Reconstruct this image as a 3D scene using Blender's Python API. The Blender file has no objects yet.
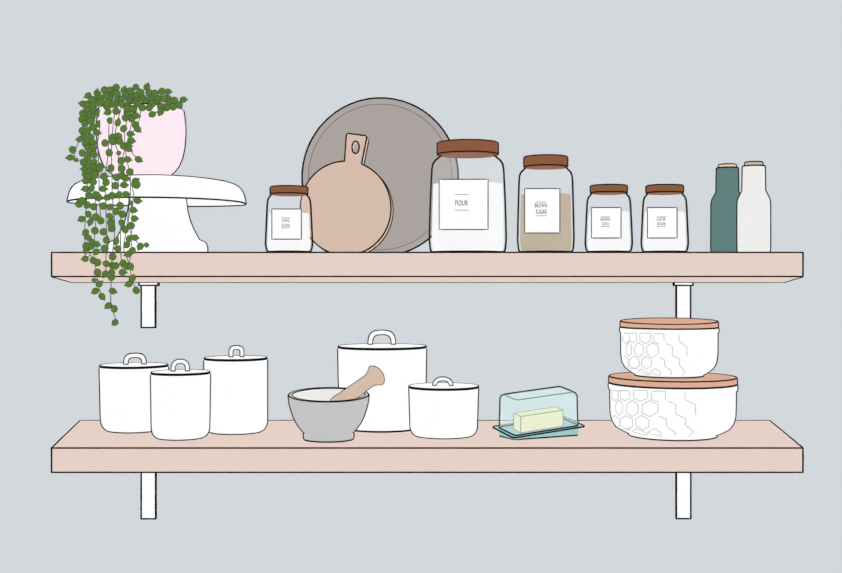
import bpy, math, random
from mathutils import Vector, Matrix

# ------------------------------------------------------------------ camera
S = bpy.context.scene
C = S.collection
F = 1200.0            # focal length in pixels of the 842 px wide frame
D0 = 2.553            # camera to the shelf fronts (shelf fronts are at y = 0)
ZC = 1.45             # camera height
HX, HY = 421.0, 280.0 # pixel of the vanishing point

cam_d = bpy.data.cameras.new('camera')
cam = bpy.data.objects.new('camera', cam_d)
C.objects.link(cam)
cam.location = (0, -D0, ZC)
cam.rotation_euler = (math.pi / 2, 0, 0)
cam_d.sensor_fit = 'HORIZONTAL'
cam_d.sensor_width = 36
cam_d.lens = 36 * F / 842
cam_d.shift_y = -(286.5 - HY) / 842
cam_d.clip_start = 0.05
S.camera = cam

# ------------------------------------------------------------------ light: perfectly even studio light
w = bpy.data.worlds.new('world')
S.world = w
w.use_nodes = True
w.node_tree.nodes['Background'].inputs[0].default_value = (1, 1, 1, 1)
w.node_tree.nodes['Background'].inputs[1].default_value = 0.0
ALB = 0.86            # albedo of pure white
dirs = []
for i in range(40):                     # evenly spread directions: light from all round, no falloff
    zz = 1 - (i + 0.5) / 20
    ph = i * math.pi * (3 - 5 ** 0.5) + 0.4
    rr = math.sqrt(1 - zz * zz)
    dirs.append((rr * math.cos(ph), zz, rr * math.sin(ph)))
rotm = Matrix.Identity(3)
for d in dirs:
    ld = bpy.data.lights.new('studio_sun', 'SUN')
    ld.energy = 4 * math.pi / len(dirs) / ALB
    ld.angle = 0.0
    ld.use_shadow = False
    lo = bpy.data.objects.new('studio_sun', ld)
    C.objects.link(lo)
    v = rotm @ Vector(d).normalized()
    lo.rotation_euler = v.to_track_quat('Z', 'Y').to_euler()
    lo.location = v * 4 + Vector((0, 0, 1.5))

S.view_settings.view_transform = 'Standard'
S.view_settings.look = 'None'
S.view_settings.gamma = 1
S.view_settings.use_curve_mapping = False
S.view_settings.exposure = 0.0
S.cycles.diffuse_bounces = 0
S.cycles.use_light_tree = False
S.cycles.transparent_max_bounces = 48

# ------------------------------------------------------------------ materials
def lin(c):
    c /= 255.0
    return c / 12.92 if c <= 0.04045 else ((c + 0.055) / 1.055) ** 2.4

def mat(name, rgb, alpha=None):
    m = bpy.data.materials.new(name)
    m.use_nodes = True
    nt = m.node_tree
    col = tuple(lin(x) * ALB for x in rgb) + (1,)
    if alpha is None:
        p = nt.nodes['Principled BSDF']
        p.inputs['Base Color'].default_value = col
        p.inputs['Roughness'].default_value = 1.0
        p.inputs['Specular IOR Level'].default_value = 0.0
    else:
        nt.nodes.remove(nt.nodes['Principled BSDF'])
        out = nt.nodes['Material Output']
        t = nt.nodes.new('ShaderNodeBsdfTransparent')
        df = nt.nodes.new('ShaderNodeBsdfDiffuse')
        df.inputs[0].default_value = col
        mx = nt.nodes.new('ShaderNodeMixShader')
        mx.inputs[0].default_value = alpha
        nt.links.new(t.outputs[0], mx.inputs[1])
        nt.links.new(df.outputs[0], mx.inputs[2])
        nt.links.new(mx.outputs[0], out.inputs[0])
    return m

INK = mat('ink', (25, 22, 25))
THIN = mat('thin_ink', (118, 116, 118))
PALE = mat('pale_ink', (196, 196, 196))
WALL = mat('wall_paint', (210, 216, 220))
SHELF = mat('pink_wood', (230, 209, 199))
WHITE = mat('white_ceramic', (255, 255, 255))
METAL = mat('white_metal', (255, 255, 255))
WOOD = mat('walnut', (139, 91, 64))
TRAY = mat('taupe', (171, 163, 159))
TRIM = mat('taupe_rim', (173, 165, 161))
BOARD = mat('pale_wood', (215, 189, 172))
BOARDE = mat('pale_wood_edge', (219, 194, 177))
GLASS = mat('jar_glass', (232, 236, 238), 0.07)
FLOUR = mat('white_powder', (250, 250, 250))
BROWN = mat('brown_sugar', (190, 174, 151))
PAPER = mat('label_paper', (255, 255, 255))
TEXT = mat('label_print', (72, 70, 72))
LRULE = mat('label_rule', (150, 148, 150))
PINK = mat('pink_glaze', (254, 234, 243))
TEAL = mat('teal_glaze', (96, 129, 125))
IVORY = mat('ivory_glaze', (238, 238, 236))
CORK = mat('peach_cork', (245, 205, 178))
CORK2 = mat('tan_cork', (204, 186, 162))
GREY = mat('grey_stone', (196, 196, 196))
GREYIN = mat('pale_stone', (236, 236, 233))
PESTLE = mat('pestle_wood', (214, 188, 170))
BLID = mat('peach_wood', (221, 174, 149))
DISH = mat('aqua_glass', (158, 203, 203))
COVER = mat('clear_aqua_glass', (214, 248, 248), 0.27)
BUTTER = mat('butter', (242, 238, 192))
LEAF = mat('leaf_green', (88, 123, 54))
LEAFI = mat('leaf_edge', (62, 70, 56))
STEM = mat('stem', (96, 92, 88))
SOIL = mat('soil', (90, 74, 64))

# ------------------------------------------------------------------ mesh building
class MB:
    def __init__(s):
        s.v, s.f, s.mi, s.mats = [], [], [], []

    def m(s, mt):
        if mt not in s.mats:
            s.mats.append(mt)
        return s.mats.index(mt)

    def add(s, vs, fs, mt):
        o = len(s.v)
        i = s.m(mt)
        s.v += [tuple(p) for p in vs]
        for f in fs:
            s.f.append([o + k for k in f])
            s.mi.append(i)

    def lathe(s, prof, mt, n=96):
        """prof: (radius, z) from one end to the other"""
        vs, fs, idx = [], [], []
        for r, z in prof:
            if r < 1e-5:
                idx.append([len(vs)] * n)
                vs.append((0, 0, z))
            else:
                idx.append(list(range(len(vs), len(vs) + n)))
                vs += [(r * math.cos(2 * math.pi * k / n), r * math.sin(2 * math.pi * k / n), z) for k in range(n)]
        for a, b in zip(idx, idx[1:]):
            for k in range(n):
                q = [a[k], a[(k + 1) % n], b[(k + 1) % n], b[k]]
                q2 = []
                for t in q:
                    if t not in q2:
                        q2.append(t)
                if len(q2) > 2:
                    fs.append(q2)
        s.add(vs, fs, mt)

    def tube(s, pts, r, mt=None, closed=False, n=6):
        mt = mt or INK
        pts = [Vector(p) for p in pts]
        q = [pts[0]]
        for p in pts[1:]:
            if (p - q[-1]).length > 1e-6:
                q.append(p)
        if closed and (q[0] - q[-1]).length < 1e-6:
            q.pop()
        pts = q
        N = len(pts)
        if N < 2:
            return
        vs, fs = [], []
        prev = None
        for i, p in enumerate(pts):
            if closed:
                t = pts[(i + 1) % N] - pts[i - 1]
            else:
                t = pts[min(i + 1, N - 1)] - pts[max(i - 1, 0)]
            if t.length < 1e-9:
                t = pts[min(i + 1, N - 1)] - p
            t.normalize()
            if prev is None:
                a = t.cross(Vector((0, 0, 1)))
                if a.length < 0.2:
                    a = t.cross(Vector((0, 1, 0)))
            else:
                a = prev - t * prev.dot(t)
                if a.length < 1e-6:
                    a = t.orthogonal()
            a.normalize()
            b = t.cross(a)
            prev = a
            for k in range(n):
                th = 2 * math.pi * k / n
                vs.append(p + (a * math.cos(th) + b * math.sin(th)) * r)
        segs = N if closed else N - 1
        for i in range(segs):
            j = (i + 1) % N
            for k in range(n):
                fs.append([i * n + k, i * n + (k + 1) % n, j * n + (k + 1) % n, j * n + k])
        if not closed:
            fs.append(list(range(n))[::-1])
            fs.append([(N - 1) * n + k for k in range(n)])
        s.add(vs, fs, mt)

    def ring(s, R, z, r, mt=None, n=96):
        s.tube([(R * math.cos(2 * math.pi * k / n), R * math.sin(2 * math.pi * k / n), z) for k in range(n)], r, mt, True)

    def prism(s, bottom, top, mt):
        """two matching loops of 3-D points"""
        n = len(bottom)
        vs = list(bottom) + list(top)
        fs = [list(range(n))[::-1], list(range(n, 2 * n))]
        fs += [[k, (k + 1) % n, n + (k + 1) % n, n + k] for k in range(n)]
        s.add(vs, fs, mt)

    def box(s, x0, x1, y0, y1, z0, z1, mt, ink=0):
        b = [(x0, y0, z0), (x1, y0, z0), (x1, y1, z0), (x0, y1, z0)]
        t = [(x, y, z1) for x, y, _ in b]
        s.prism(b, t, mt)
        if ink:
            s.edges(b, t, ink)

    def edges(s, b, t, ink, mt=None):
        n = len(b)
        for L in (b, t):
            s.tube(joined(L), ink, mt, True)
        for k in range(n):
            s.tube([b[k], t[k]], ink, mt)

    def build(s, name, parent=None, warp=None):
        me = bpy.data.meshes.new(name)
        vs = [warp(v) for v in s.v] if warp else s.v
        me.from_pydata(vs, [], s.f)
        for m_ in s.mats:
            me.materials.append(m_)
        me.polygons.foreach_set('material_index', s.mi)
        me.update()
        o = bpy.data.objects.new(name, me)
        C.objects.link(o)
        if parent:
            o.parent = parent
        return o

def joined(L):
    """loop with doubled points near corners so the tube keeps its width"""
    out = []
    n = len(L)
    for i in range(n):
        p, q = Vector(L[i]), Vector(L[(i + 1) % n])
        d = (q - p)
        e = min(0.002, d.length / 4)
        d.normalize()
        out += [p + d * 0.0002, p + d * e, q - d * e, q - d * 0.0002]
    return out

def tag(o, label, cat, group=None, kind=None):
    o['label'] = label
    o['category'] = cat
    if group:
        o['group'] = group
    if kind:
        o['kind'] = kind
    return o

def empty(name, loc, rz=0):
    o = bpy.data.objects.new(name, None)
    C.objects.link(o)
    o.location = loc
    o.rotation_euler = (0, 0, rz)
    o.empty_display_size = 0.05
    return o

def P(px, py, Y):
    D = D0 + Y
    return Vector(((px - HX) * D / F, Y, ZC + (HY - py) * D / F))

def iw(D, wpx=1.15):
    return 1.42 * wpx / 2 * D / F

ZU = P(0, 252.4, 0).z       # upper shelf top
ZL = P(0, 448.0, 0).z       # lower shelf top
YW = D0 * (448 - HY) / (420.6 - HY) - D0   # wall plane

# ------------------------------------------------------------------ wall
m = MB()
m.box(-2.2, 2.2, YW + 0.002, YW + 0.12, 0, 2.9, WALL)
o = m.build('wall_back')
o['kind'] = 'structure'
o['label'] = 'plain pale blue-grey wall behind the shelves'
o['category'] = 'wall'

# ------------------------------------------------------------------ shelves
def bracket(parent, x0, x1, y0, y1, capx0, capx1, capy0, capy1, zun):
    Y = YW - 0.005
    D = D0 + Y
    m = MB()
    a, b = P(x0, y0, Y), P(x1, y1, Y)
    m.box(a.x, b.x, Y, YW, b.z, a.z, METAL, iw(D, 1.2))
    pl = m.build('bracket', parent)
    Y2 = YW - 0.012
    a, b = P(capx0, capy0, Y2), P(capx1, capy1, Y2)
    m = MB()
    m.box(a.x, b.x, Y2, YW, b.z, a.z, METAL, iw(D, 1.2))
    m.build('top_flange', pl)

def shelf(name, label, zt, zb, zbb, xl, xr, xlb, xrb):
    root = empty(name, (0, 0, 0))
    tag(root, label, 'shelf', 'pink wall shelves')
    X0, X1 = P(xl, 0, 0).x, P(xr, 0, 0).x
    Yb = YW
    X2, X3 = P(xlb, 0, Yb).x, P(xrb, 0, Yb).x
    b = [(X0, 0, zb), (X1, 0, zb), (X3, Yb, zbb), (X2, Yb, zbb)]
    t = [(X0, 0, zt), (X1, 0, zt), (X3, Yb, zt), (X2, Yb, zt)]
    m = MB()
    m.prism(b, t, SHELF)
    m.edges(b, t, iw(D0, 1.2))
    m.build('board', root)
    return root

up = shelf('wall_shelf', 'upper pink wooden wall shelf carrying the glass jars', ZU, P(0, 276.5, 0).z, P(0, 282.2, YW).z, 51.6, 803, 71, 784.8)
bracket(up, 141.2, 155.3, 284.5, 327.5, 139, 158, 282.1, 285.4, 0)
bracket(up, 676.4, 690.6, 284.5, 327.5, 674.3, 693, 282.1, 285.4, 0)
lo = shelf('wall_shelf', 'lower pink wooden wall shelf carrying the white canisters', ZL, P(0, 472.3, 0).z, P(0, 472.3, 0).z, 51.6, 803, 80, 769.8)
zb = P(0, 472.3, 0).z
pyb = HY + (ZC - zb) * F / (D0 + YW) + 2
bracket(lo, 141.2, 155.6, pyb + 1, 518.8, 139, 158, pyb, pyb + 4, 0)
bracket(lo, 676.4, 690.8, pyb + 1, 518.6, 674.3, 693, pyb, pyb + 4, 0)

# ------------------------------------------------------------------ round things: a frame that faces the viewer
class Round:
    def __init__(s, cx, Y, zbase, rmax_px):
        s.D = D0 + Y
        X = (cx - HX) * s.D / F
        s.a = math.atan2(X, s.D)
        s.k = s.D / F * math.cos(s.a)
        rm = rmax_px * s.k
        X -= rm * rm * math.sin(s.a) * math.cos(s.a) / s.D
        s.a = math.atan2(X, s.D)
        s.dist = math.hypot(X, s.D)
        s.X, s.Y, s.zb = X, Y, zbase
        s.pyb = HY + (ZC - zbase) * F / s.D   # pixel row of the base at the axis

    def r(s, hw):
        return hw * s.k

    def z(s, py):                     # local height
        return ZC + (HY - py) * s.D / F - s.zb

    def prof(s, pts):
        return [(s.r(h), max(0.0, s.z(y)) if y is not None else 0.0) for h, y in pts]

    def empty(s, name):
        return empty(name, (s.X, s.Y, s.zb), -s.a)

    def meridian(s, m, prof, wpx=1.15, mt=None):
        """inked contour of a surface of revolution"""
        sg = 1 if prof[-1][1] > prof[0][1] else -1
        segn = []
        for (r0, z0), (r1, z1) in zip(prof, prof[1:]):
            l = math.hypot(r1 - r0, z1 - z0) or 1e-9
            segn.append((sg * (z1 - z0) / l, -sg * (r1 - r0) / l))
        sam = []
        for i in range(len(prof)):
            na = segn[max(i - 1, 0)]
            nb = segn[min(i, len(segn) - 1)]
            for k in range(15):
                t = k / 14
                nr, nz = na[0] * (1 - t) + nb[0] * t, na[1] * (1 - t) + nb[1] * t
                sam.append((*prof[i], nr, nz))
        zc = ZC - s.zb
        th = []
        for r, z, nr, nz in sam:
            if nr < 0.02:
                v = 9.0 if nz * (zc - z) < 0 else -9.0
            else:
                v = (r - nz / nr * (zc - z)) / s.dist
            th.append(v)
        # keep the longest stretch inside the range
        runs, cur = [], []
        for i, v in enumerate(th):
            if -1 < v < 1:
                cur.append(i)
            elif cur:
                runs.append(cur)
                cur = []
        if cur:
            runs.append(cur)
        for run in runs:
            for side in (-1, 1):
                pts = []
                lo_, hi_ = run[0], run[-1]
                idx = ([lo_ - 1] if lo_ > 0 else []) + run + ([hi_ + 1] if hi_ < len(sam) - 1 else [])
                last = None
                for i in idx:
                    r, z, nr, nz = sam[i]
                    a = math.asin(max(-1, min(1, th[i])))
                    e = 0.3 * iw(s.D, wpx)
                    ls = [(r, z, a)]
                    if last and abs(a - last[2]) > 0.12:
                        n_ = int(abs(a - last[2]) / 0.1) + 1
                        ls = [(last[0] + (r - last[0]) * q / n_, last[1] + (z - last[1]) * q / n_, last[2] + (a - last[2]) * q / n_) for q in range(1, n_ + 1)]
                    for r_, z_, a_ in ls:
                        pts.append((side * (r_ + e) * math.cos(a_), -(r_ + e) * math.sin(a_), max(z_, e)))
                    last = (r, z, a)
                m.tube(pts, iw(s.D, wpx * 1.05), mt)

    def foot_ring(s, m, prof, wpx=1.15):
        t = iw(s.D, wpx)
        for r, z in prof[1:]:
            if z >= 0.8 * t:
                m.ring(r, max(z, t), t)
                return

    def hit(s, px, py, prof, off=0.0):
        """where the sight line of a pixel meets this surface of revolution, in local space"""
        R = Matrix.Rotation(s.a, 3, 'Z')
        o = R @ (Vector((0, -D0, ZC)) - Vector((s.X, s.Y, s.zb)))
        d = R @ Vector(((px - HX) / F, 1, (HY - py) / F))
        ps = sorted(prof, key=lambda p: p[1])
        def rad(z):
            if z <= ps[0][1]:
                return ps[0][0]
            for (r0, z0), (r1, z1) in zip(ps, ps[1:]):
                if z0 <= z <= z1:
                    return r0 + (r1 - r0) * ((z - z0) / (z1 - z0) if z1 > z0 else 0)
            return ps[-1][0]
        def fn(t):
            p = o + d * t
            return math.hypot(p.x, p.y) - rad(p.z) - off
        t0 = s.D - 0.35
        step = 0.35 / 160
        t = t0
        best = (9, t0)
        while t < s.D + 0.05:
            v = fn(t)
            if v < best[0]:
                best = (v, t)
            if v <= 0:
                a, b = t - step, t
                for _ in range(18):
                    c = (a + b) / 2
                    if fn(c) > 0:
                        a = c
                    else:
                        b = c
                return o + d * b
            t += step
        return o + d * best[1]

def rounded(pts, k, rad, n=5):
    """round the corner k of an open polyline"""
    p0, p1, p2 = (Vector((*pts[k + i], 0)) for i in (-1, 0, 1))
    a = p1 + (p0 - p1).normalized() * min(rad, (p0 - p1).length * .95)
    b = p1 + (p2 - p1).normalized() * min(rad, (p2 - p1).length * .95)
    out = []
    for i in range(n + 1):
        t = i / n
        q = a * (1 - t) ** 2 + p1 * 2 * t * (1 - t) + b * t * t
        out.append((q.x, q.y))
    return pts[:k] + out + pts[k + 1:]

def lower_Y(bottom_py, cx, contact_hw):
    df = (ZC - ZL) * F / (bottom_py - HY)
    a = math.atan2(cx - HX, F)
    return df * (1 + contact_hw / F) - D0   # axis = front contact + contact radius

# ------------------------------------------------------------------ white canisters
def handle(m_parent, R, hx0, hx1, ytop, yfoot, th, cx, square):
    """arched white handle with inked edges, in the plane facing the viewer"""
    w2 = (hx1 - hx0) / 2
    c = ((hx0 + hx1) / 2 - cx) * R.k
    def arch(o):
        W = (w2 - o) * R.k
        zt, zf = R.z(ytop + o), R.z(yfoot)
        pts = []
        n = 20
        for i in range(n + 1):
            t = math.pi * i / n
            ex = 2 / square
            x = -math.copysign(abs(math.cos(t)) ** ex, math.cos(t)) * W
            zz = abs(math.sin(t)) ** ex
            H = min(zt - zf, (w2 * 1.0 - o) * R.k * 1.05)
            pts.append((c + x, 0, zt - H + H * zz))
        return [(pts[0][0], 0, zf)] + pts + [(pts[-1][0], 0, zf)]
    m = MB()
    mid = arch(th / 2)
    m.tube(mid, th / 2 * R.k * 0.92, WHITE, n=10)
    for o in (0.05, th - 0.05):
        m.tube(arch(o), iw(R.D, 0.95))
    for e in (0, -1):
        x = mid[e][0]
        zf = mid[e][2] + 0.001
        m.tube([(x - th / 2 * R.k, -th / 2 * R.k * .95, zf), (x + th / 2 * R.k, -th / 2 * R.k * .95, zf)], iw(R.D, 0.9))
    return m.build('handle', m_parent)

def canister(label, cx, hw, lid_side, lid_top, lid_low, bottom, corner, taper, hnd, hwlid=None, square=3.0, group='white lidded canisters'):
    hwlid = hwlid or hw
    Y = lower_Y(bottom, cx, hw - corner * 0.8)
    R = Round(cx, Y, ZL, hw)
    root = R.empty('canister')
    tag(root, label, 'canister', group)
    pts = [(0, R.pyb), (hw - taper, R.pyb), (hw, lid_side + 2.2)]
    pts = rounded(pts, 1, corner, 7)
    m = MB()
    pr = R.prof(pts)
    pr[0] = (0, 0)
    m.lathe(pr + [(0, pr[-1][1])], WHITE)
    R.meridian(m, pr[1:], 1.2)
    R.foot_ring(m, pr, 1.3)
    m.build('body', root)
    m = MB()
    lp = R.prof([(0, lid_side + 1.6), (hwlid - 1, lid_side + 1.6), (hwlid, lid_side + 1.0), (hwlid, lid_side - 0.2),
                 (hwlid * .5, lid_side - .25), (0, lid_side - .3)])
    m.lathe(lp, WHITE)
    m.ring(lp[2][0] - 0.0003, R.z(lid_side + 1.1), iw(R.D, 1.05))
    m.ring(lp[3][0], R.z(lid_side - 0.1), iw(R.D, .9))
    ld = m.build('lid', root)
    handle(ld, R, *hnd, cx, square)
    return R

canister('wide white lidded canister at the left end of the lower shelf, behind a slimmer one', 133.8, 34.2, 365, 361.7, 367.5, 433.5, 13, 1.5, (123.5, 146, 353.2, 364.4, 4.3))
canister('tall slim white canister with a small square handle, right of the two rounder left ones', 235.7, 31.4, 357.8, 354.3, 360.3, 434.8, 12, 0, (229, 243.7, 345.7, 357, 3.7))
canister('slim white lidded canister standing in front, between its two left-hand neighbours', 180.5, 29.6, 372, 369, 375, 440.6, 11, 1.0, (171, 189.3, 359.2, 371.2, 4.0), square=2.3)
canister('largest white lidded canister, standing behind the mortar and pestle', 382.2, 44, 346.2, 341.5, 349.5, 432.7, 9, 1.5, (368, 395.5, 330.2, 344.5, 4.4), square=3.0)
canister('low wide white canister with an arched handle, just left of the butter dish', 443.7, 34.4, 386, 383, 389, 439.2, 10, 1.5, (432.8, 453, 377, 385.6, 3.6), square=2.2, hwlid=35)

# ------------------------------------------------------------------ mortar and pestle
cx = 328.6
Rm = Round(cx, lower_Y(442.6, cx, 23), ZL, 40)
mort = Rm.empty('mortar')
tag(mort, 'grey stone mortar bowl with a wooden pestle standing in it', 'mortar')
pyb = Rm.pyb
rim = 394.6
outer = Rm.prof([(0, pyb), (23.5, pyb), (24.6, pyb - 1.2), (25, pyb - 5.5), (24.2, pyb - 7.2), (27, pyb - 10), (31.5, pyb - 16), (35, pyb - 23), (37.6, pyb - 31), (39.2, pyb - 37), (40, rim + 0.7), (39.6, rim)])
outer[0] = (0, 0)
outer[1] = (outer[1][0], 0)
inner = Rm.prof([(36.4, rim), (35.6, rim + 3), (33, rim + 16), (26, rim + 28), (14, rim + 36), (0, rim + 38)])
zr = Rm.z(rim)
def mwarp(v):
    x, y, z = v
    return (x, y, z + 0.085 * y * max(0, min(1, z / zr)) ** 2)
m = MB()
m.lathe(outer + [inner[0]], GREY)
m.lathe(inner, GREYIN)
Rm.meridian(m, outer[2:], 1.2)
m.ring(outer[2][0], iw(Rm.D, 1.1), iw(Rm.D, 1.15))
m.ring(outer[-2][0], zr, iw(Rm.D, .95))
m.ring(inner[0][0], zr, iw(Rm.D, .85))
# small pouring lip on the right
m.build('bowl', mort, mwarp)

pest = empty('pestle', (0, 0, 0))
A = P(333, 407, Rm.Y)
B = P(381.5, 371.5, Rm.Y)
A = Vector((A.x, Rm.Y - 0.004, A.z))
B = Vector((B.x, Rm.Y - 0.004, B.z))
L = (B - A).length
pest.location = A
kk = Rm.D / F
pp = [(0, 0), (5, 0.4), (7.2, 3), (7.6, 8), (6.9, 25), (6.3, 42), (6.7, 46), (9.0, 50), (10.6, 52), (10.9, 53.2), (10.3, 54.6), (8.2, 56.8), (5.2, 58.4), (2.5, 59.1), (0, 59.3)]
sc = L / kk / 59.3
pp = [(r * kk, h * sc * kk) for r, h in pp]
m = MB()
m.lathe(pp, PESTLE, 48)
for sg in (-1, 1):
    m.tube([(sg * r, 0, z) for r, z in pp], iw(Rm.D, 1.1))
d = (B - A).normalized()
pest.rotation_euler = (0, math.atan2(d.x, d.z), 0)
m.build('shaft', pest)
tag(pest, 'pale wooden pestle leaning in the grey mortar, knob up to the right', 'pestle')

# ------------------------------------------------------------------ stacked storage bowls with wooden lids
def hexbowl(label, cx, hw, lid_y0, lid_y1, hwlid, prof_px, Y, zbase, lines, tilt, name='storage_bowl'):
    R = Round(cx, Y, zbase, hw)
    root = R.empty(name)
    tag(root, label, 'bowl', 'stacked white storage bowls')
    pr = R.prof(prof_px)
    pr[0] = (0, 0)
    pr[1] = (pr[1][0], 0)
    m = MB()
    m.lathe(pr + [(0, pr[-1][1])], WHITE, 128)
    R.meridian(m, pr[1:], 1.15)
    m.ring(pr[1][0] + .0006, iw(R.D, 1.1), iw(R.D, 1.15))
    for ln in lines:
        # refine the line so it hugs the bowl
        pts = []
        for (x0, y0), (x1, y1) in zip(ln, ln[1:]):
            for i in range(4):
                t = i / 4
                pts.append((x0 + (x1 - x0) * t, y0 + (y1 - y0) * t))
        pts.append(ln[-1])
        m.tube([R.hit(x, y, pr, 0.0002) for x, y in pts], iw(R.D, 0.62), PALE, n=5)
    m.build('body', root)
    zl0 = pr[-1][1]
    m = MB()
    zt = R.z(lid_y0)
    rl = R.r(hwlid)
    m.lathe([(0, zl0), (rl, zl0), (rl, zt - 0.0008), (rl - 0.001, zt), (0, zt)], BLID, 128)
    m.ring(rl, zl0 + 0.0012, iw(R.D, 1.4))
    m.ring(rl - 0.0005, zt, iw(R.D, 1.05))
    R.meridian(m, [(rl, zl0), (rl, zt)], 1.1)
    zm = (zl0 + zt) / 2
    def wp(v):
        f = max(0, min(1.2, (v[2] - zl0) / (zt - zl0)))
        return (v[0], v[1], v[2] + tilt * v[1] * (f if tilt > 0 else 1))
    m.build('lid', root, wp)
    return R, zt

def hexes(cells):
    out = []
    for cx, cy, rx, ry in cells:
        out.append([(cx, cy - ry), (cx + rx, cy - ry / 2), (cx + rx, cy + ry / 2), (cx, cy + ry), (cx - rx, cy + ry / 2), (cx - rx, cy - ry / 2), (cx, cy - ry)])
    return out

# pattern lines in the pixel frame of the big bowl (measured), used for both
s1 = 1 / 5.806
def cr(pts, x0=600, y0=365, s=s1):
    return [(x0 + x * s, y0 + y * s) for x, y in pts]
big_lines = [cr(q) for q in [
    [(68, 148), (165, 150)], [(70, 150), (70, 195), (90, 208), (106, 196), (106, 150)],
    [(118, 150), (118, 195), (145, 208), (172, 195), (172, 152)],
    [(195, 148), (195, 192), (232, 212), (276, 192), (276, 148), (195, 148)],
    [(298, 158), (298, 200), (342, 214)], [(305, 152), (380, 152), (380, 200)],
    [(112, 206), (134, 228), (132, 272), (112, 292), (92, 270), (92, 228), (112, 206)],
    [(188, 206), (222, 230), (222, 278), (188, 300), (155, 276), (157, 226), (188, 206)],
    [(290, 206), (338, 232), (336, 275), (290, 300), (246, 278), (246, 228), (290, 206)],
    [(395, 210), (440, 230), (440, 285), (496, 310), (496, 348), (544, 388), (514, 414)],
    [(494, 157), (494, 202), (554, 230), (554, 290)],
    [(88, 292), (112, 318), (112, 356), (96, 368)], [(88, 292), (70, 308)], 
    [(152, 293), (190, 315), (188, 358), (155, 372), (120, 350), (118, 315), (152, 293)],
    [(240, 292), (284, 318), (282, 362), (245, 376), (208, 350), (208, 315), (240, 292)],
    [(344, 298), (387, 315), (387, 360), (440, 392), (432, 414)],
    [(185, 384), (212, 368), (270, 394), (276, 408), (240, 404), (185, 384)],
    [(120, 368), (150, 378), (180, 372)],
    [(276, 390), (318, 368), (352, 392), (356, 414), (300, 402), (276, 390)],
]]
sm = 1 / 6.477
small_lines = [cr(q, 605, 315, sm) for q in [
    [(124, 118), (205, 118)], [(156, 120), (160, 165), (136, 184), (112, 165), (118, 140)],
    [(206, 118), (206, 162), (184, 180), (160, 165)],
    [(226, 118), (298, 118), (296, 165), (260, 185), (226, 165), (226, 118)],
    [(316, 128), (316, 172), (350, 190)], [(322, 120), (382, 120), (382, 168)],
    [(152, 178), (174, 200), (172, 246), (154, 268), (138, 246), (138, 200), (152, 178)],
    [(216, 178), (250, 202), (248, 250), (222, 274), (192, 250), (192, 202), (216, 178)],
    [(308, 178), (346, 202), (344, 252), (306, 276), (270, 250), (272, 202), (308, 178)],
    [(396, 184), (436, 202), (436, 260), (482, 286), (482, 325), (520, 368), (500, 390)],
    [(480, 128), (480, 170), (530, 208), (532, 262)],
    [(125, 262), (152, 285), (154, 325), (146, 345)],
    [(188, 266), (222, 290), (222, 330), (190, 348), (158, 328), (158, 290), (188, 266)],
    [(266, 266), (302, 290), (300, 330), (270, 350), (238, 330), (238, 290), (266, 266)],
    [(352, 272), (386, 292), (386, 330), (432, 362), (426, 390)],
    [(164, 345), (200, 344), (212, 352)],
    [(218, 362), (236, 350), (296, 384), (270, 386), (218, 362)],
    [(296, 368), (322, 346), (360, 368), (360, 390), (326, 386), (296, 368)],
]]
Yb = lower_Y(441.3, 673, 44)
bx = 673.0
R0 = Round(bx, Yb, ZL, 64)
q = R0.pyb
zlid = 382.2
RB, ztb = hexbowl('larger white bowl with hexagon pattern and wooden lid, bottom of the stack', bx, 63, 376.6, 383, 63.8,
    [(0, q), (44, q), (45.5, q - 3.2), (50, q - 5), (57, q - 9), (60.5, q - 14), (62.3, q - 21), (62.6, q - 30), (62.8, 390), (64.2, 388.6), (64.3, 384.8), (63.4, 383.4)],
    Yb, ZL, big_lines, 0.0)
Rs0 = Round(669.3, RB.Y + 0.02, ZL + ztb, 50)
q = Rs0.pyb
hexbowl('smaller white bowl with hexagon pattern and wooden lid, on top of the larger bowl', 669.3, 49, 321.2, 328, 48.7,
    [(0, q), (34, q), (34.6, q - 2.2), (38, q - 4), (44, q - 8.5), (47, q - 14), (48.1, q - 22), (48.2, 332.8), (49.2, 331.4), (49.3, 328.6), (48.6, 327.6)],
    RB.Y + 0.02, ZL + ztb, small_lines, 0.03)

# ------------------------------------------------------------------ butter dish
K = 0.17
bd_F = P(517.5, 435.5, 0)
Df = (ZC - ZL) * F / (441.3 - HY)
Yf = Df - D0 + 0.014
fx = P(515, 0, Yf).x
kk = (D0 + Yf) / F
# rectangle axes on the shelf
yaw = math.radians(27)
ux, uy = math.cos(yaw), math.sin(yaw)
bdish = empty('butter_dish', (fx, Yf, ZL))
tag(bdish, 'aqua glass butter dish with a clear domed cover over butter', 'butter dish')
def rrect(L_, W_, inset, rad, n=5):
    """rounded rectangle: origin at the front corner, long side right-back, short side left-back"""
    cs = [(inset, inset), (L_ - inset, inset), (L_ - inset, W_ - inset), (inset, W_ - inset)]
    out = []
    N = 4
    for i in range(N):
        p = Vector((*cs[i], 0)); a = Vector((*cs[i - 1], 0)); b = Vector((*cs[(i + 1) % N], 0))
        p0 = p + (a - p).normalized() * rad
        p2 = p + (b - p).normalized() * rad
        for j in range(n + 1):
            t = j / n
            qq = p0 * (1 - t) ** 2 + p * 2 * t * (1 - t) + p2 * t * t
            out.append((qq.x, qq.y))
    return out
def bw(pts, z, k=K):
    out = []
    for a, b in pts:
        x = a * ux - b * uy
        y = a * uy + b * ux
        out.append(Vector((x, y, z + k * y)))
    return out
LL, WW = 77 * kk, 33 * kk
foot0 = bw(rrect(LL, WW, 0.5 * kk, 3 * kk), 0, 0.0)
foot1 = bw(rrect(LL, WW, -0.5 * kk, 3 * kk), 1.8 * kk)
rim0 = bw(rrect(LL, WW, -4.6 * kk, 4 * kk), 3.6 * kk)
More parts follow.
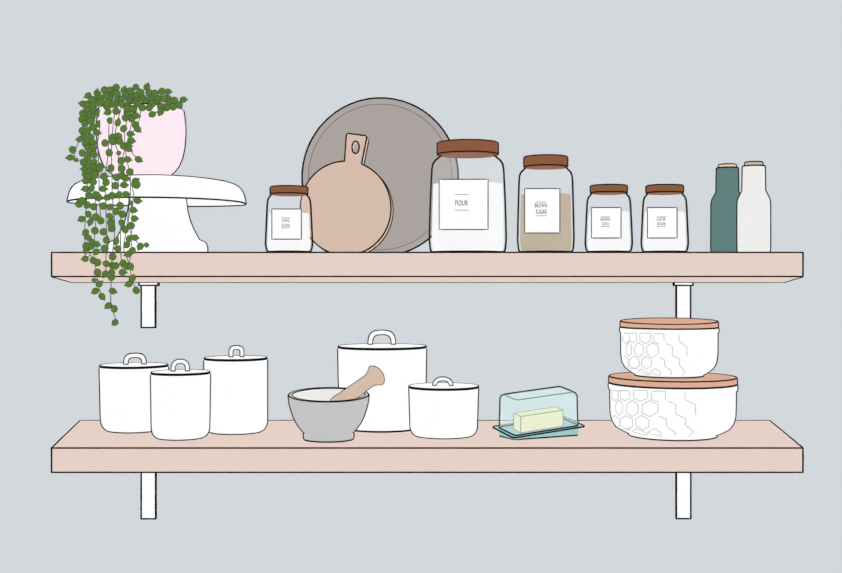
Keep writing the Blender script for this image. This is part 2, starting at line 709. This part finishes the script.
rim1 = bw(rrect(LL, WW, -4.8 * kk, 4 * kk), 4.4 * kk)
rin = bw(rrect(LL, WW, 2 * kk, 4 * kk), 3.4 * kk)
m = MB()
n = len(foot0)
loops = [foot0, foot1, rim0, rim1, rin]
vs = [p for l_ in loops for p in l_]
fs = [list(range(n))[::-1], [4 * n + i for i in range(n)]]
for j in range(4):
    for i in range(n):
        fs.append([j * n + i, j * n + (i + 1) % n, (j + 1) * n + (i + 1) % n, (j + 1) * n + i])
m.add(vs, fs, DISH)
I1 = iw(D0 + Yf + 0.1, 1.15)
m.tube([p + Vector((0, 0, I1)) for p in foot0], I1, INK, True)
m.tube(rim1, I1, INK, True)
m.build('tray', bdish)
cb = bw(rrect(LL, WW, 0 * kk, 4 * kk), 4.8 * kk)
c1 = bw(rrect(LL, WW, .5 * kk, 4 * kk), 35 * kk)
c2 = bw(rrect(LL, WW, 1.8 * kk, 4 * kk), 38 * kk)
c3 = bw(rrect(LL, WW, 4.0 * kk, 4 * kk), 38.8 * kk)
m = MB()
loops = [cb, c1, c2, c3]
vs = [p for l_ in loops for p in l_]
fs = [[3 * n + i for i in range(n)]]
for j in range(3):
    for i in range(n):
        fs.append([j * n + i, j * n + (i + 1) % n, (j + 1) * n + (i + 1) % n, (j + 1) * n + i])
m.add(vs, fs, COVER)
m.tube(cb, I1, INK, True)
# outer contour: left corner up, over the back edges, down the right corner; soft grey line along the front top edges
iR = 1 * 6 + 3    # middle of the right corner
iL = 3 * 6 + 3
m.tube([cb[iL], c1[iL], c2[iL], c3[iL]] + c3[iR + 1:iL][::-1] + [c3[iR], c2[iR], c1[iR], cb[iR]], I1)
m.tube(c3[iL:] + c3[:iR + 1], iw(D0 + .2, 0.7), THIN)
m.build('cover', bdish)
bt = empty('butter_block', (fx, Yf, ZL))
bt.location = (fx, Yf, ZL)
def blk(x0, x1, y0, y1, z):
    return bw([(x0, y0), (x1, y0), (x1, y1), (x0, y1)], z)
b0 = blk(12 * kk, 63 * kk, 8.5 * kk, 22 * kk, 3.75 * kk)
b1 = blk(12 * kk, 63 * kk, 8.5 * kk, 22 * kk, 20.2 * kk)
m = MB()
m.prism(b0, b1, BUTTER)
m.edges(b0, b1, iw(D0 + .2, 0.6), THIN)
bo = m.build('butter', bt)
C.objects.unlink(bo)
bo.parent = None
bpy.data.objects.remove(bt)
C.objects.link(bo)
bo.name = 'butter_block'
bo.location = (fx, Yf, ZL)
tag(bo, 'pale yellow block of butter under the clear cover of the aqua dish', 'butter')

# ------------------------------------------------------------------ glass jars
def text_mesh(txt):
    cu = bpy.data.curves.new('t', 'FONT')
    cu.body = txt
    cu.size = 1
    cu.resolution_u = 3
    cu.offset = 0.02
    cu.space_character = 1.12
    ob = bpy.data.objects.new('t', cu)
    C.objects.link(ob)
    dg = bpy.context.evaluated_depsgraph_get()
    me = bpy.data.meshes.new_from_object(ob.evaluated_get(dg))
    vs = [v.co.copy() for v in me.vertices]
    fs = [list(p.vertices) for p in me.polygons]
    bpy.data.objects.remove(ob)
    bpy.data.curves.remove(cu)
    bpy.data.meshes.remove(me)
    x0 = min(v.x for v in vs); x1 = max(v.x for v in vs)
    y0 = min(v.y for v in vs); y1 = max(v.y for v in vs)
    return [((v.x - x0) / (x1 - x0), (v.y - y0) / (y1 - y0)) for v in vs], fs

def jar(label, cx, Y, lid, lidw, body, content, lab, content_mat, words, rules):
    """body: list of (half width, py) from neck to foot"""
    body = [(h - 0.35, y) for h, y in body]
    hwmax = max(b[0] for b in body)
    cx -= 0.4
    content += 0.8
    R = Round(cx, Y, ZU, hwmax)
    root = R.empty('storage_jar')
    tag(root, label, 'jar', 'glass jars with wooden lids')
    pts = list(body) + [(body[-1][0] - 1.2, R.pyb), (0, R.pyb)]
    pts = rounded(pts, len(pts) - 2, 5.5, 6)
    pr = R.prof(pts)
    pr[-1] = (0, 0)
    m = MB()
    m.lathe(pr, GLASS)
    th = 1.2 * R.k
    R.meridian(m, pr[:-1], 1.25)
    R.foot_ring(m, pr[:-1][::-1], 1.2)
    m.build('glass_body', root)
    # filling
    ins = 2.0
    cp = [(0, content)] + [(max(h) , y) for h, y in []]
    cpx = [(0, content)]
    def bw_at(py):
        for (h0, y0), (h1, y1) in zip(pts, pts[1:]):
            if y0 <= py <= y1:
                return h0 + (h1 - h0) * ((py - y0) / (y1 - y0) if y1 > y0 else 0)
        return pts[-2][0]
    cpx.append((bw_at(content) - ins, content))
    for (h, y) in pts:
        if y > content + 2 and y < R.pyb - 1.4 and h > ins:
            cpx.append((h - ins, y - 0.4))
    cpx.append((cpx[-1][0] - 2, R.pyb - 0.8))
    cpx.append((0, R.pyb - 0.8))
    m = MB()
    m.lathe(R.prof(cpx), content_mat)
    m.build('contents', root)
    # lid
    l0, l1 = lid[0] + 1.2, lid[1] + 0.9
    lw = lidw - 0.6
    lp = R.prof([(0, l0), (lw - .6, l0), (lw, l0 + .6), (lw, l1 - 1.6), (lw - 1.2, l1), (0, l1)])
    m = MB()
    m.lathe(lp, WOOD)
    m.ring(lp[1][0], lp[1][1], iw(R.D, 1.1))
    m.ring(lp[-3][0], lp[-3][1] - 0.001, iw(R.D, 1.0))
    R.meridian(m, lp[1:-1], 1.2)
    m.build('lid', root)
    # label on the glass
    x0, x1, y0, y1 = lab
    m = MB()
    NX = 14
    def sp(x, y, off):
        return R.hit(x, y, pr, off)
    front = [[sp(x0 + (x1 - x0) * i / NX, y0 + (y1 - y0) * j / 6, 0.0010) for i in range(NX + 1)] for j in range(7)]
    back = [[sp(x0 + (x1 - x0) * i / NX, y0 + (y1 - y0) * j / 6, 0.0004) for i in range(NX + 1)] for j in range(7)]
    vs = [p for r_ in front for p in r_] + [p for r_ in back for p in r_]
    W_ = NX + 1
    N = 7 * W_
    fs = []
    for j in range(6):
        for i in range(NX):
            a = j * W_ + i
            fs.append([a, a + W_, a + W_ + 1, a + 1])
            fs.append([N + a, N + a + 1, N + a + W_ + 1, N + a + W_])
    for i in range(NX):
        fs.append([i, i + 1, N + i + 1, N + i])
        a = 6 * W_ + i
        fs.append([a, N + a, N + a + 1, a + 1])
    for j in range(6):
        a = j * W_
        fs.append([a, N + a, N + a + W_, a + W_])
        a += NX
        fs.append([a, a + W_, N + a + W_, N + a])
    m.add(vs, fs, PAPER)
    loop = [front[0][i] for i in range(W_)] + [front[j][NX] for j in range(1, 7)] + [front[6][i] for i in range(NX - 1, -1, -1)] + [front[j][0] for j in range(5, 0, -1)]
    m.tube(loop, iw(R.D, 0.85), TEXT, True)
    la = m.build('label', root)
    m = MB()
    for rx0, rx1, ry in rules:
        m.tube([sp(rx0 + (rx1 - rx0) * i / 6, ry, 0.0013) for i in range(7)], iw(R.D, 0.55), LRULE)
    for txt, tx0, tx1, ty0, ty1 in words:
        uv, fs = text_mesh(txt)
        m.add([sp(tx0 + (tx1 - tx0) * u, ty1 + (ty0 - ty1) * v, 0.0016) for u, v in uv], fs, TEXT)
    m.build('lettering', la)
    return R

jar('tallest glass jar of white flour with wooden lid and square label, before the round tray', 468.2, 0.10, (141.8, 154.6), 30.7,
    [(26, 155), (28, 157), (32.5, 160.5), (34.8, 164), (35.9, 169), (37.2, 195), (38, 220), (38.4, 240)],
    183.6, (439.3, 488, 179.3, 229.5), FLOUR, [('FlOUR', 455.3, 468.0, 200.2, 205.6)],
    [(455, 469, 194.5), (455, 469, 210.1)])
jar('glass jar of light brown sugar with a wooden lid and square label', 546.2, 0.08, (155.8, 167), 22.1,
    [(19, 167.5), (21, 168.5), (25, 172.5), (26.3, 176), (26.8, 182), (27.6, 210), (28.2, 240)],
    194, (524.8, 559.8, 188.5, 233), BROWN, [('BROWN', 534.8, 547, 203.2, 207.6), ('SUGAR', 536, 546.8, 209.4, 214)],
    [(536, 546.5, 202), (536, 546.5, 215.8)])
small = [(16.5, 194), (18, 195), (20.4, 198), (21.4, 201.5), (21.8, 206), (22.6, 222), (23.3, 238), (23.5, 244)]
jar('small glass jar of icing sugar with wooden lid, standing before the round board', 289.4, 0.065, (185.8, 194.3), 19,
    small, 212.6, (272, 301.3, 209, 239.2), FLOUR, [('ICING', 282, 289.4, 218.8, 222), ('SUGAR', 281.6, 290, 223.6, 226.8)],
    [(281.4, 290, 217.8), (281.4, 290, 227.8)])
jar('small glass jar of baking soda with wooden lid, right of the brown sugar jar', 609.2, 0.065, (184.6, 193), 18.7,
    [(h, y - .6) for h, y in small], 211.4, (591.5, 621, 207.5, 238), FLOUR, [('BAKING', 600.6, 610, 217.6, 220.8), ('SODA', 602.4, 609, 222.2, 225.2)],
    [(601, 610, 216.8), (601, 610, 226.5)])
jar('small glass jar of caster sugar with wooden lid, left of the teal bottle', 665.2, 0.065, (184.6, 193), 18.9,
    [(h, y - .6) for h, y in small], 211.4, (647.5, 677, 207.5, 238), FLOUR, [('CASTER', 656.6, 665.6, 217.6, 220.8), ('SUGAR', 657.4, 665.8, 222.2, 225.2)],
    [(657, 666, 216.8), (657, 666, 226.5)])

# ------------------------------------------------------------------ bottles
def bottle(label, cx, Y, prof, cap, mt, capm):
    R = Round(cx, Y, ZU, max(p[0] for p in prof))
    root = R.empty('bottle')
    tag(root, label, 'bottle', 'slim stoppered bottles')
    pts = prof + [(prof[-1][0] - .2, R.pyb), (0, R.pyb)]
    pts = rounded(pts, len(pts) - 2, 2.8, 4)
    pr = R.prof([(0, prof[0][1])] + pts)
    pr[-1] = (0, 0)
    m = MB()
    m.lathe(pr, mt)
    R.meridian(m, pr[1:-1], 1.2)
    m.ring(pr[1][0], pr[1][1], iw(R.D, 1.1))
    m.ring(pr[-2][0], iw(R.D, 1), iw(R.D, 1.1))
    m.build('body', root)
    hw, y0, y1 = cap
    cp = R.prof([(0, y0), (hw - .5, y0), (hw, y0 + .5), (hw, y1), (0, y1)])
    m = MB()
    m.lathe(cp, capm, 48)
    R.meridian(m, cp[1:-1], 1.1)
    m.ring(cp[1][0], cp[1][1], iw(R.D, 1.1))
    m.build('stopper', root)

bottle('dark teal bottle with a pale peach stopper, partly behind the ivory bottle', 727.4, 0.125, [(10.6, 168), (10.9, 192), (12.6, 195.5), (15, 199.5), (16, 204), (16.2, 240)], (8.6, 164.6, 168), TEAL, CORK)
bottle('ivory bottle with a tan stopper at the right end of the upper shelf', 753.8, 0.05, [(11, 166.2), (11.4, 190.5), (13.6, 195), (15.6, 199), (16.3, 203.5), (16.4, 240)], (8.8, 162.3, 166.2), IVORY, CORK2)

# ------------------------------------------------------------------ round tray and chopping board
def disc_frame(px, Ybase, tilt, yaw):
    b = P(px, 0, Ybase)
    o = Vector((b.x, Ybase, ZU))
    return o, Matrix.Rotation(yaw, 3, 'Z') @ Matrix.Rotation(-tilt, 3, 'X')

# tray: leans back on the wall
rx = 78.2 * (D0 + .45) / F * 0.999
Yt = 0.425
tilt = math.radians(7.6)
ht = (P(0, 98.3, .485).z - ZU) / math.cos(tilt)
tray = empty('round_tray', P(379.8, 0, Yt))
tray.location.z = ZU
tag(tray, 'large round taupe tray with a raised rim leaning against the wall', 'tray')
tray.rotation_euler = (-tilt, 0, 0)
ry = ht / 2
T = 0.012
def ell(fr, y, n=112):
    return [(rx * fr * math.cos(2 * math.pi * k / n), y, ry + ry * fr * math.sin(2 * math.pi * k / n)) for k in range(n)]
m = MB()
loops = [ell(.97, T), ell(1, T * .6), ell(1, 0.0), ell(.925, 0.0), ell(.915, 0.002), ]
n = 112
vs = [p for l_ in loops for p in l_]
fs = []
for j in range(4):
    for i in range(n):
        fs.append([j * n + i, j * n + (i + 1) % n, (j + 1) * n + (i + 1) % n, (j + 1) * n + i])
fs.append(list(range(n)))
m.add(vs, fs, TRIM)
m.tube(ell(1, 0), iw(3.0, 1.2), INK, True)
m.build('rim', tray)
m = MB()
m.add(ell(.915, 0.002), [list(range(n))[::-1]], TRAY)
m.tube(ell(.92, 0.0005), iw(3.0, 0.6), THIN, True)
m.build('plate', tray)

# board
Yb_ = 0.30
yaw = math.radians(-15)
tilt = math.radians(13)
board = empty('chopping_board', P(345.9, 0, Yb_))
board.location.z = ZU
tag(board, 'round pale wooden chopping board with a holed handle, leaning on the tray', 'chopping board')
board.rotation_euler = (Matrix.Rotation(yaw, 3, 'Z') @ Matrix.Rotation(-tilt, 3, 'X')).to_euler()
zbpx = HY - (ZU - ZC) * F / (D0 + Yb_)   # pixel row of the shelf top here
Mb = Matrix.Rotation(yaw, 3, 'Z') @ Matrix.Rotation(-tilt, 3, 'X')
Mi = Mb.inverted()
def bp(px, py):
    o_ = Mi @ (Vector((0, -D0, ZC)) - board.location)
    d_ = Mi @ Vector(((px - HX) / F, 1, (HY - py) / F))
    q_ = o_ - d_ * (o_.y / d_.y)
    return (q_.x, q_.z)
cyc = (zbpx + 161.2) / 2
rr = (zbpx - 161.2) / 2
outl = []
a0 = math.radians(90 + 1.5)
a1 = math.radians(90 - 20.5)
NB = 80
for i in range(NB + 1):
    a = a0 + (a1 + 2 * math.pi - a0) * i / NB
    outl.append(bp(345.7 + 45.3 * math.cos(a), cyc - rr * math.sin(a)))
hnd = [bp(361.6, 163.5), bp(366.3, 140), bp(366.9, 137.3), bp(365.6, 135.7), bp(348.2, 133.4), bp(346.6, 134.2), bp(346.2, 136.5), bp(344.6, 161)]
outl = outl + hnd
TH = 0.016
hole = [bp(355.6 + 3.6 * math.cos(2 * math.pi * k / 24), 147.3 - 6.2 * math.sin(2 * math.pi * k / 24)) for k in range(24)]
# front and back faces with the hole: triangulate with blender
def face_with_hole(outer_, hole_, y, flip):
    from mathutils.geometry import tessellate_polygon
    polys = [[Vector((x, z, 0)) for x, z in outer_], [Vector((x, z, 0)) for x, z in hole_]]
    tris = tessellate_polygon(polys)
    vs = [(x, y, z) for x, z in outer_ + hole_]
    return vs, [list(t) if not flip else list(t)[::-1] for t in tris]
m = MB()
for y, fl in ((0, False), (TH, True)):
    m.add(*face_with_hole(outl, hole, y, fl), BOARD)
for L_ in (outl, hole):
    n = len(L_)
    vs = [(x, 0, z) for x, z in L_] + [(x, TH, z) for x, z in L_]
    m.add(vs, [[i, (i + 1) % n, n + (i + 1) % n, n + i] for i in range(n)], BOARDE)
ib = iw(2.88, 1.15)
for y in (0, TH):
    m.tube([(x, y, z) for x, z in outl], ib, INK, True)
m.tube([(x, 0, z) for x, z in hole], ib, INK, True)
mo = m.build('board', board)
C.objects.unlink(mo); mo.parent = None
mo.location = board.location; mo.rotation_euler = board.rotation_euler
for k_ in ('label', 'category'):
    mo[k_] = board[k_]
bpy.data.objects.remove(board)
mo.name = 'chopping_board'
C.objects.link(mo)

# ------------------------------------------------------------------ cake stand with the trailing plant
YS = 0.19
RS = Round(156.7, YS, ZU, 89)
stand = RS.empty('cake_stand')
tag(stand, 'white footed cake stand carrying the pink plant pot', 'cake stand')
def swarp(v):
    x, y, z = v
    return (x, y, z + (0.085 * y if y > 0 else 0.0) * max(0, min(1, (z - 0.1) / 0.05)))
top = [(0, 177.2), (20, 177.3), (35, 178.1), (50, 179.5), (62, 181.0), (71, 182.4), (77, 184.2), (81.5, 186.4), (84.6, 189.6), (86.6, 193.4), (87.9, 198), (89, 203.2)]
low = [(86.5, 202.2), (84, 198.5), (78, 196.4), (40, 196), (28, 196)]
pt = RS.prof(top)
pl = RS.prof(low)
m = MB()
m.lathe(pt + pl, WHITE, 128)
m.ring(pt[-1][0], pt[-1][1], iw(RS.D, 1.2))
RS.meridian(m, pt[1:], 1.2)
m.build('plate', stand, swarp)
ped = [(28.6, 196.4), (29, 202), (30.2, 211), (32.5, 220), (36.2, 229), (40.2, 236.5), (42.2, 239.8), (46.5, 241.6), (49, 243.4), (50.2, 247), (50.4, RS.pyb), (0, RS.pyb)]
pd = RS.prof([(0, 196.2)] + [(max(0, h - .6), y) for h, y in ped])
pd[-1] = (0, 0)
m = MB()
m.lathe(pd, WHITE)
RS.meridian(m, pd[1:-1], 1.2)
m.ring(pd[-2][0], iw(RS.D, 1), iw(RS.D, 1.1))
m.build('pedestal', stand)

zplate = ZU + RS.z(177.2)
RP = Round(141.2, YS, zplate, 44.3)
plant = RP.empty('potted_plant')
tag(plant, 'trailing green string-of-leaves plant in a pink pot on the cake stand', 'potted plant')
q = RP.pyb
pot = RP.prof([(0, q), (23, q), (28, q - 2.2), (33, q - 6), (37.6, q - 12), (41, q - 20), (43.2, q - 30), (44.3, q - 44), (44, q - 54), (42.8, q - 64), (42, 109.5)])
pot[0] = (0, 0)
pot[1] = (pot[1][0], 0)
zri = pot[-1][1]
m = MB()
m.lathe(pot + [(pot[-1][0] - .004, zri), (pot[-1][0] - .005, zri - .03)], PINK)
RP.meridian(m, pot[1:], 1.25)
m.ring(pot[-1][0] - .001, zri, iw(RP.D, 1.2))
m.ring(pot[1][0], iw(RP.D, 1), iw(RP.D, 1.1))
m.build('flower_pot', plant)
m = MB()
m.lathe([(pot[-1][0] - .0055, zri - .03), (pot[-1][0] - .0055, zri - .012), (0, zri - .008)], SOIL)
m.build('soil', plant)

crown = [(88,95.5,200),(96.8,93,80),(98,96,60),(92.2,99.7,None),(104.4,90,None),(109.4,89.6,10),(106,96,None),(110.6,97,80),(116,87.5,None),(117,93.8,None),(124,90,75),(125.3,95.5,None),(101,102,None),(107.7,102.6,None),(106.9,106.4,None),(83,103.9,170),(87,104.3,None),(92.6,105,None),(116,103.9,None),(116,111,None),(122,104.3,None),(118.6,99.3,None),(129.5,101,None),(131,96,None),(130.3,91,None),(127,108.5,None),(132.8,108.5,None),(127.4,112.2,None),(83,113.5,None),(88.5,112.7,None),(98.5,113,None),(93.5,110,None),(108,112.2,200),(87.2,108.5,None),(122,99,None),(112,104,None),(112,92,None),(97,103,None),(100,98,None),
(135.9,87.1,-30),(130.4,90.9,None),(140.5,92.5,None),(131.7,95,None),(146.8,87,70),(148.9,92.6,None),(155,93.4,None),(161.8,91.3,None),(167.7,91.7,-5),(164,98.4,None),(159,98.8,None),(168,98.8,None),(174.4,100.5,None),(183.2,99.7,-5),(179,105,None),(173,106.8,None),(166.5,107.6,None),(160.6,106.4,None),(160.6,111.8,240),(152.2,114.3,35),(149.3,107.6,None),(142.2,107.6,None),(142.2,97.6,None),(137,100,None),(145.5,101,None),(151,98,None),(152.2,103.5,None),(133.4,109,None),(128,112.7,None),(127.5,106,None),(136,95,None),(138,104,200),(156,103,90),(170,103,None)]
hang = [(125.3,117.7,None),(132.8,116.8,None),(110.2,120.6,-20),(117.8,122.7,70),(82.2,119.4,None),(85,123.5,None),(91,121,None),(99.3,124,None),(91.8,116.8,None),(87.2,116.8,None),(123.6,128.6,None),(135.9,115.6,-10),(132,119,None),(135.5,124.8,None),(137.5,129,-40),
(130.3,133.9,-10),(131.3,140.6,-10),(82.3,130.6,None),(87.6,130.6,None),(92.9,127,None),(96.7,132.5,-10),(79.9,139.2,180),(84.2,137.3,None),(90.5,137.3,None),(85.7,143.5,None),(92.4,142,-30),(92.9,147.9,None),(88,147.4,None),(72.7,149.8,None),(70.3,157.5,185),(76,159.9,-10),(82.3,153,None),(93.8,154.6,None),(89.5,152.7,None),(83.7,162.3,None),(87.6,158.4,None),(93.8,162.3,None),(93.8,167,None),(100.5,166,-10),(97.7,167.6,None),(84.7,169,180),(88.5,165.6,None),(89,172.4,None),(95.3,173.3,None),(104.9,143,None),(112.6,137.3,None),(118.3,136.3,None),(113,141.5,None),(119.3,141.2,None),(109.2,152.7,None),(123.6,146,None),(128.4,145,-15),(128.4,148.8,-30),(118.8,153,190),(138.5,159.4,-30),(121.2,160.8,None),(127.4,159.4,-10),(121.7,168.5,None),(129.8,171.9,None),
(85.6,174,None),(99.6,168.6,None),(111,168,None),(88.8,176,None),(94.2,175.7,None),(104,176.4,None),(116.4,177.4,None),(121.8,175.8,None),(125.6,178.5,0),(86,180.7,None),(93,181.8,None),(106,182.3,None),(136.4,184.5,None),(135.3,181,30),(115.3,185.6,None),(124,185,0),(85.6,188.8,190),(91.5,188.3,60),(102.9,188.8,0),(88.8,195.3,None),(95.8,194.8,None),(98.5,197.5,None),(107.2,197.5,200),(112,195.8,None),(119,194.8,None),(126,194.2,0),(82.3,200.7,None),(79,204,None),(87.2,205,None),(93.7,206.7,None),(103.4,206,None),(110,207,30),(120.2,205.6,None),(115.9,211.5,None),(122.4,214.2,None),(131,202.9,-60),(137.5,200.7,-5),(133.2,210,-10),(134.3,218.6,0),(81.8,219,200),(88.3,214.2,-50),(90.4,221.8,250),(95.8,217,None),(100.7,220.7,None),(110,216.4,150),(111,222.4,None),(121.8,223,-60),(131,225.6,None),
(85.7,232.3,220),(88.4,237.7,-40),(94.9,230.7,None),(103.5,231.8,None),(111,223.5,None),(111.7,228.5,None),(125.2,229.6,None),(135,237.7,-10),(129,238.8,60),(126.8,244.8,220),(140.3,246.4,240),(146.6,245,None),(86.2,245.8,None),(86.2,250.2,260),(92.2,242.6,None),(96.5,244.2,-10),(90.6,247,200),(96,251.8,20),(106.3,239.9,80),(104.6,248.5,None),(116,241.5,60),(117.6,248.5,180),(128.4,254,200),(132.2,250.7,None),(85.2,258.8,190),(93.3,260.5,None),(97.6,262.6,None),(112.7,256.7,None),(106.3,263.7,0),(112.2,265.3,180),(115.5,265.9,None),(123,263.2,None),(126.8,266.4,None),(130.6,266.4,-60),(97.6,272.4,None),(105.2,274,240),(111.7,272.4,90),(122.5,272.4,0),
(94.4,280,180),(99.2,284,40),(95.4,291,210),(102,296.4,-55),(111.7,277.4,60),(112.7,291,-20),(108.4,305.6,220),(114.2,308.8,None),(115.2,322.4,215),(132.2,278.5,70),(129,284,200),(136.2,290.4,None)]
small_leaf = {(76,159.9),(118.8,153),(152.2,114.3),(146.6,245),(131,202.9),(94.4,280)}
strands = [
 [(88,104),(87,118),(86,140),(88,165),(88,185),(86,205),(85,225),(84,238),(87,250),(92,257),(97,262)],
 [(94,104),(93,125),(97,135),(98,150),(99,170),(99,197),(100,210),(101,220)],
 [(97,108),(101,120),(98,140),(94,160),(92,180),(95,200),(97,208),(95,230),(94,245),(94,262),(97,272),(98,284),(101,295)],
 [(107,105),(109,118),(108.5,150),(106.5,168),(104,180),(106,200),(106,225),(107,240),(106,255),(106,272)],
 [(116,106),(113,125),(111,150),(112,168),(112,190),(113,205),(115,225),(114,243),(112,256),(112,268),(111,285),(110.5,300),(113,312),(116,320)],
 [(122,106),(117,122),(114,140),(118,152),(119,165),(118,185),(119,200),(121,215),(120.5,235),(120.5,250),(122,270)],
 [(130,104),(127,120),(124,135),(125,150),(128,165),(130.5,178),(130.5,195),(128,215),(126,232),(123,248),(127,258),(130,268),(132,279),(136,290)],
 [(140,106),(140.5,116),(137,126),(130,137),(127,146),(133,154),(138.5,159.5)],
 [(135,106),(128,140),(122,158),(123,172),(132,184),(134,197),(131,207),(128,220),(130,232),(135,240),(140,245),(146,245)],
 [(84,104),(84,125),(80,139),(76,148),(74,155),(76,160)],
 [(132,205),(132,225),(131,238),(132,250),(129,262),(130,268)],
]
rnd = random.Random(4)
def sm(a, b, t):
    t = max(0, min(1, (t - a) / (b - a)))
    return t * t * (3 - 2 * t)
def hang_Y(px, py):
    dx = (px - 141.2) * RP.D / F
    yp = YS - math.sqrt(max(0.0004, 0.104 ** 2 - dx * dx)) - 0.006
    if abs(px - 141.2) > 40:
        yp = min(yp, YS - 0.04)
    dx2 = (px - 157.2) * RS.D / F
    ypl = YS - math.sqrt(max(0.0009, 0.224 ** 2 - dx2 * dx2)) - 0.006
    y = yp + (ypl - yp) * sm(120, 172, py)
    y = y + (-0.014 - y) * sm(205, 246, py)
    return min(y, ypl) if py > 170 and py < 206 else y
inv = (Matrix.Translation((RP.X, RP.Y, RP.zb)) @ Matrix.Rotation(-RP.a, 4, 'Z')).inverted()
def leaf(mb, px, py, ang, Y, size=3.65):
    c = P(px, py, Y)
    kk = (D0 + Y) / F
    point = 1.45 if ang is not None else 1.08
    a0 = math.radians(ang if ang is not None else rnd.uniform(0, 360))
    n = 14
    tilt_ = Matrix.Rotation(rnd.uniform(-.25, .25), 3, 'X') @ Matrix.Rotation(rnd.uniform(-.25, .25), 3, 'Z')
    lp = []
    wd = 0.86 if ang is not None else 1.0
    for i in range(n):
        t = 2 * math.pi * i / n
        r_ = size
        x, z = math.cos(t) * r_, math.sin(t) * r_ * wd
        if i == 0:
            x *= point
        elif i in (1, n - 1):
            x *= 1.02; z *= 0.8
        lp.append((x, z))
    vs = []
    for x, z in lp:
        X = x * math.cos(a0) - z * math.sin(a0)
        Z = x * math.sin(a0) + z * math.cos(a0)
        vs.append(c + tilt_ @ Vector((X * kk, 0, Z * kk)))
    ctr = c + tilt_ @ Vector((0, -0.5 * kk, 0))
    ctb = c + tilt_ @ Vector((0, 0.2 * kk, 0))
    V = [inv @ v for v in vs + [ctr, ctb]]
    mb.add(V, [[i, (i + 1) % n, n] for i in range(n)] + [[(i + 1) % n, i, n + 1] for i in range(n)], LEAF)
    mb.tube(V[:n], 0.27 * kk, LEAFI, True, 5)

m = MB()
for i, (px, py, ang) in enumerate(crown):
    if py > 103:
        Y = hang_Y(px, 110) - 0.004 - 0.0012 * (i % 9)
    else:
        Y = YS - 0.03 - 0.012 * (i % 7)
    leaf(m, px, py, ang, Y)
# short stems knitting the crown to the soil
for i, (px, py, ang) in enumerate(crown):
    if py <= 103:
        a_ = P(px, py, YS - 0.03 - 0.012 * (i % 7) + 0.002)
        b_ = P(141 + (px - 141) * 0.8, 112, YS - .01)
        m.tube([inv @ a_, inv @ ((a_ + b_) / 2 + Vector((0, 0, .004))), inv @ b_], iw(RP.D, 0.55), STEM, n=5)
m.build('crown_foliage', plant)

def segd(p, a, b):
    ax, ay = a; bx_, by_ = b
    dx, dy = bx_ - ax, by_ - ay
    t = max(0, min(1, ((p[0] - ax) * dx + (p[1] - ay) * dy) / (dx * dx + dy * dy)))
    return math.hypot(p[0] - ax - dx * t, p[1] - ay - dy * t), (ax + dx * t, ay + dy * t)
groups = [[] for _ in strands]
for i, lf in enumerate(hang):
    best = min(((segd(lf[:2], a, b)) + (si,) for si, st in enumerate(strands) for a, b in zip(st, st[1:])), key=lambda q: q[0])
    groups[best[2]].append((i, lf, best[1]))
for si, st in enumerate(strands):
    m = MB()
    pts = []
    for (x0, y0), (x1, y1) in zip(st, st[1:]):
        for k in range(4):
            t = k / 4
            pts.append((x0 + (x1 - x0) * t, y0 + (y1 - y0) * t))
    pts.append(st[-1])
    # soften the corners
    for _ in range(2):
        pts = [pts[0]] + [((a[0] + 2 * b[0] + c[0]) / 4, (a[1] + 2 * b[1] + c[1]) / 4) for a, b, c in zip(pts, pts[1:], pts[2:])] + [pts[-1]]
    m.tube([inv @ P(x, y, hang_Y(x, y)) for x, y in pts], iw(RP.D, 0.6), STEM, n=5)
    for i, lf, at in groups[si]:
        m.tube([inv @ P(at[0], at[1], hang_Y(*at)), inv @ P(lf[0], lf[1], hang_Y(lf[0], lf[1]) - 0.001)], iw(RP.D, 0.5), STEM, n=5)
    vine = m.build('vine', plant)
    m = MB()
    for i, lf, at in groups[si]:
        sz = 2.4 if (lf[0], lf[1]) in small_leaf else (4.2 if (lf[0], lf[1]) == (136.4, 184.5) else 3.65)
        leaf(m, lf[0], lf[1], lf[2], hang_Y(lf[0], lf[1]) - 0.002 - 0.0011 * (i % 8), sz)
    m.build('leaves', vine)
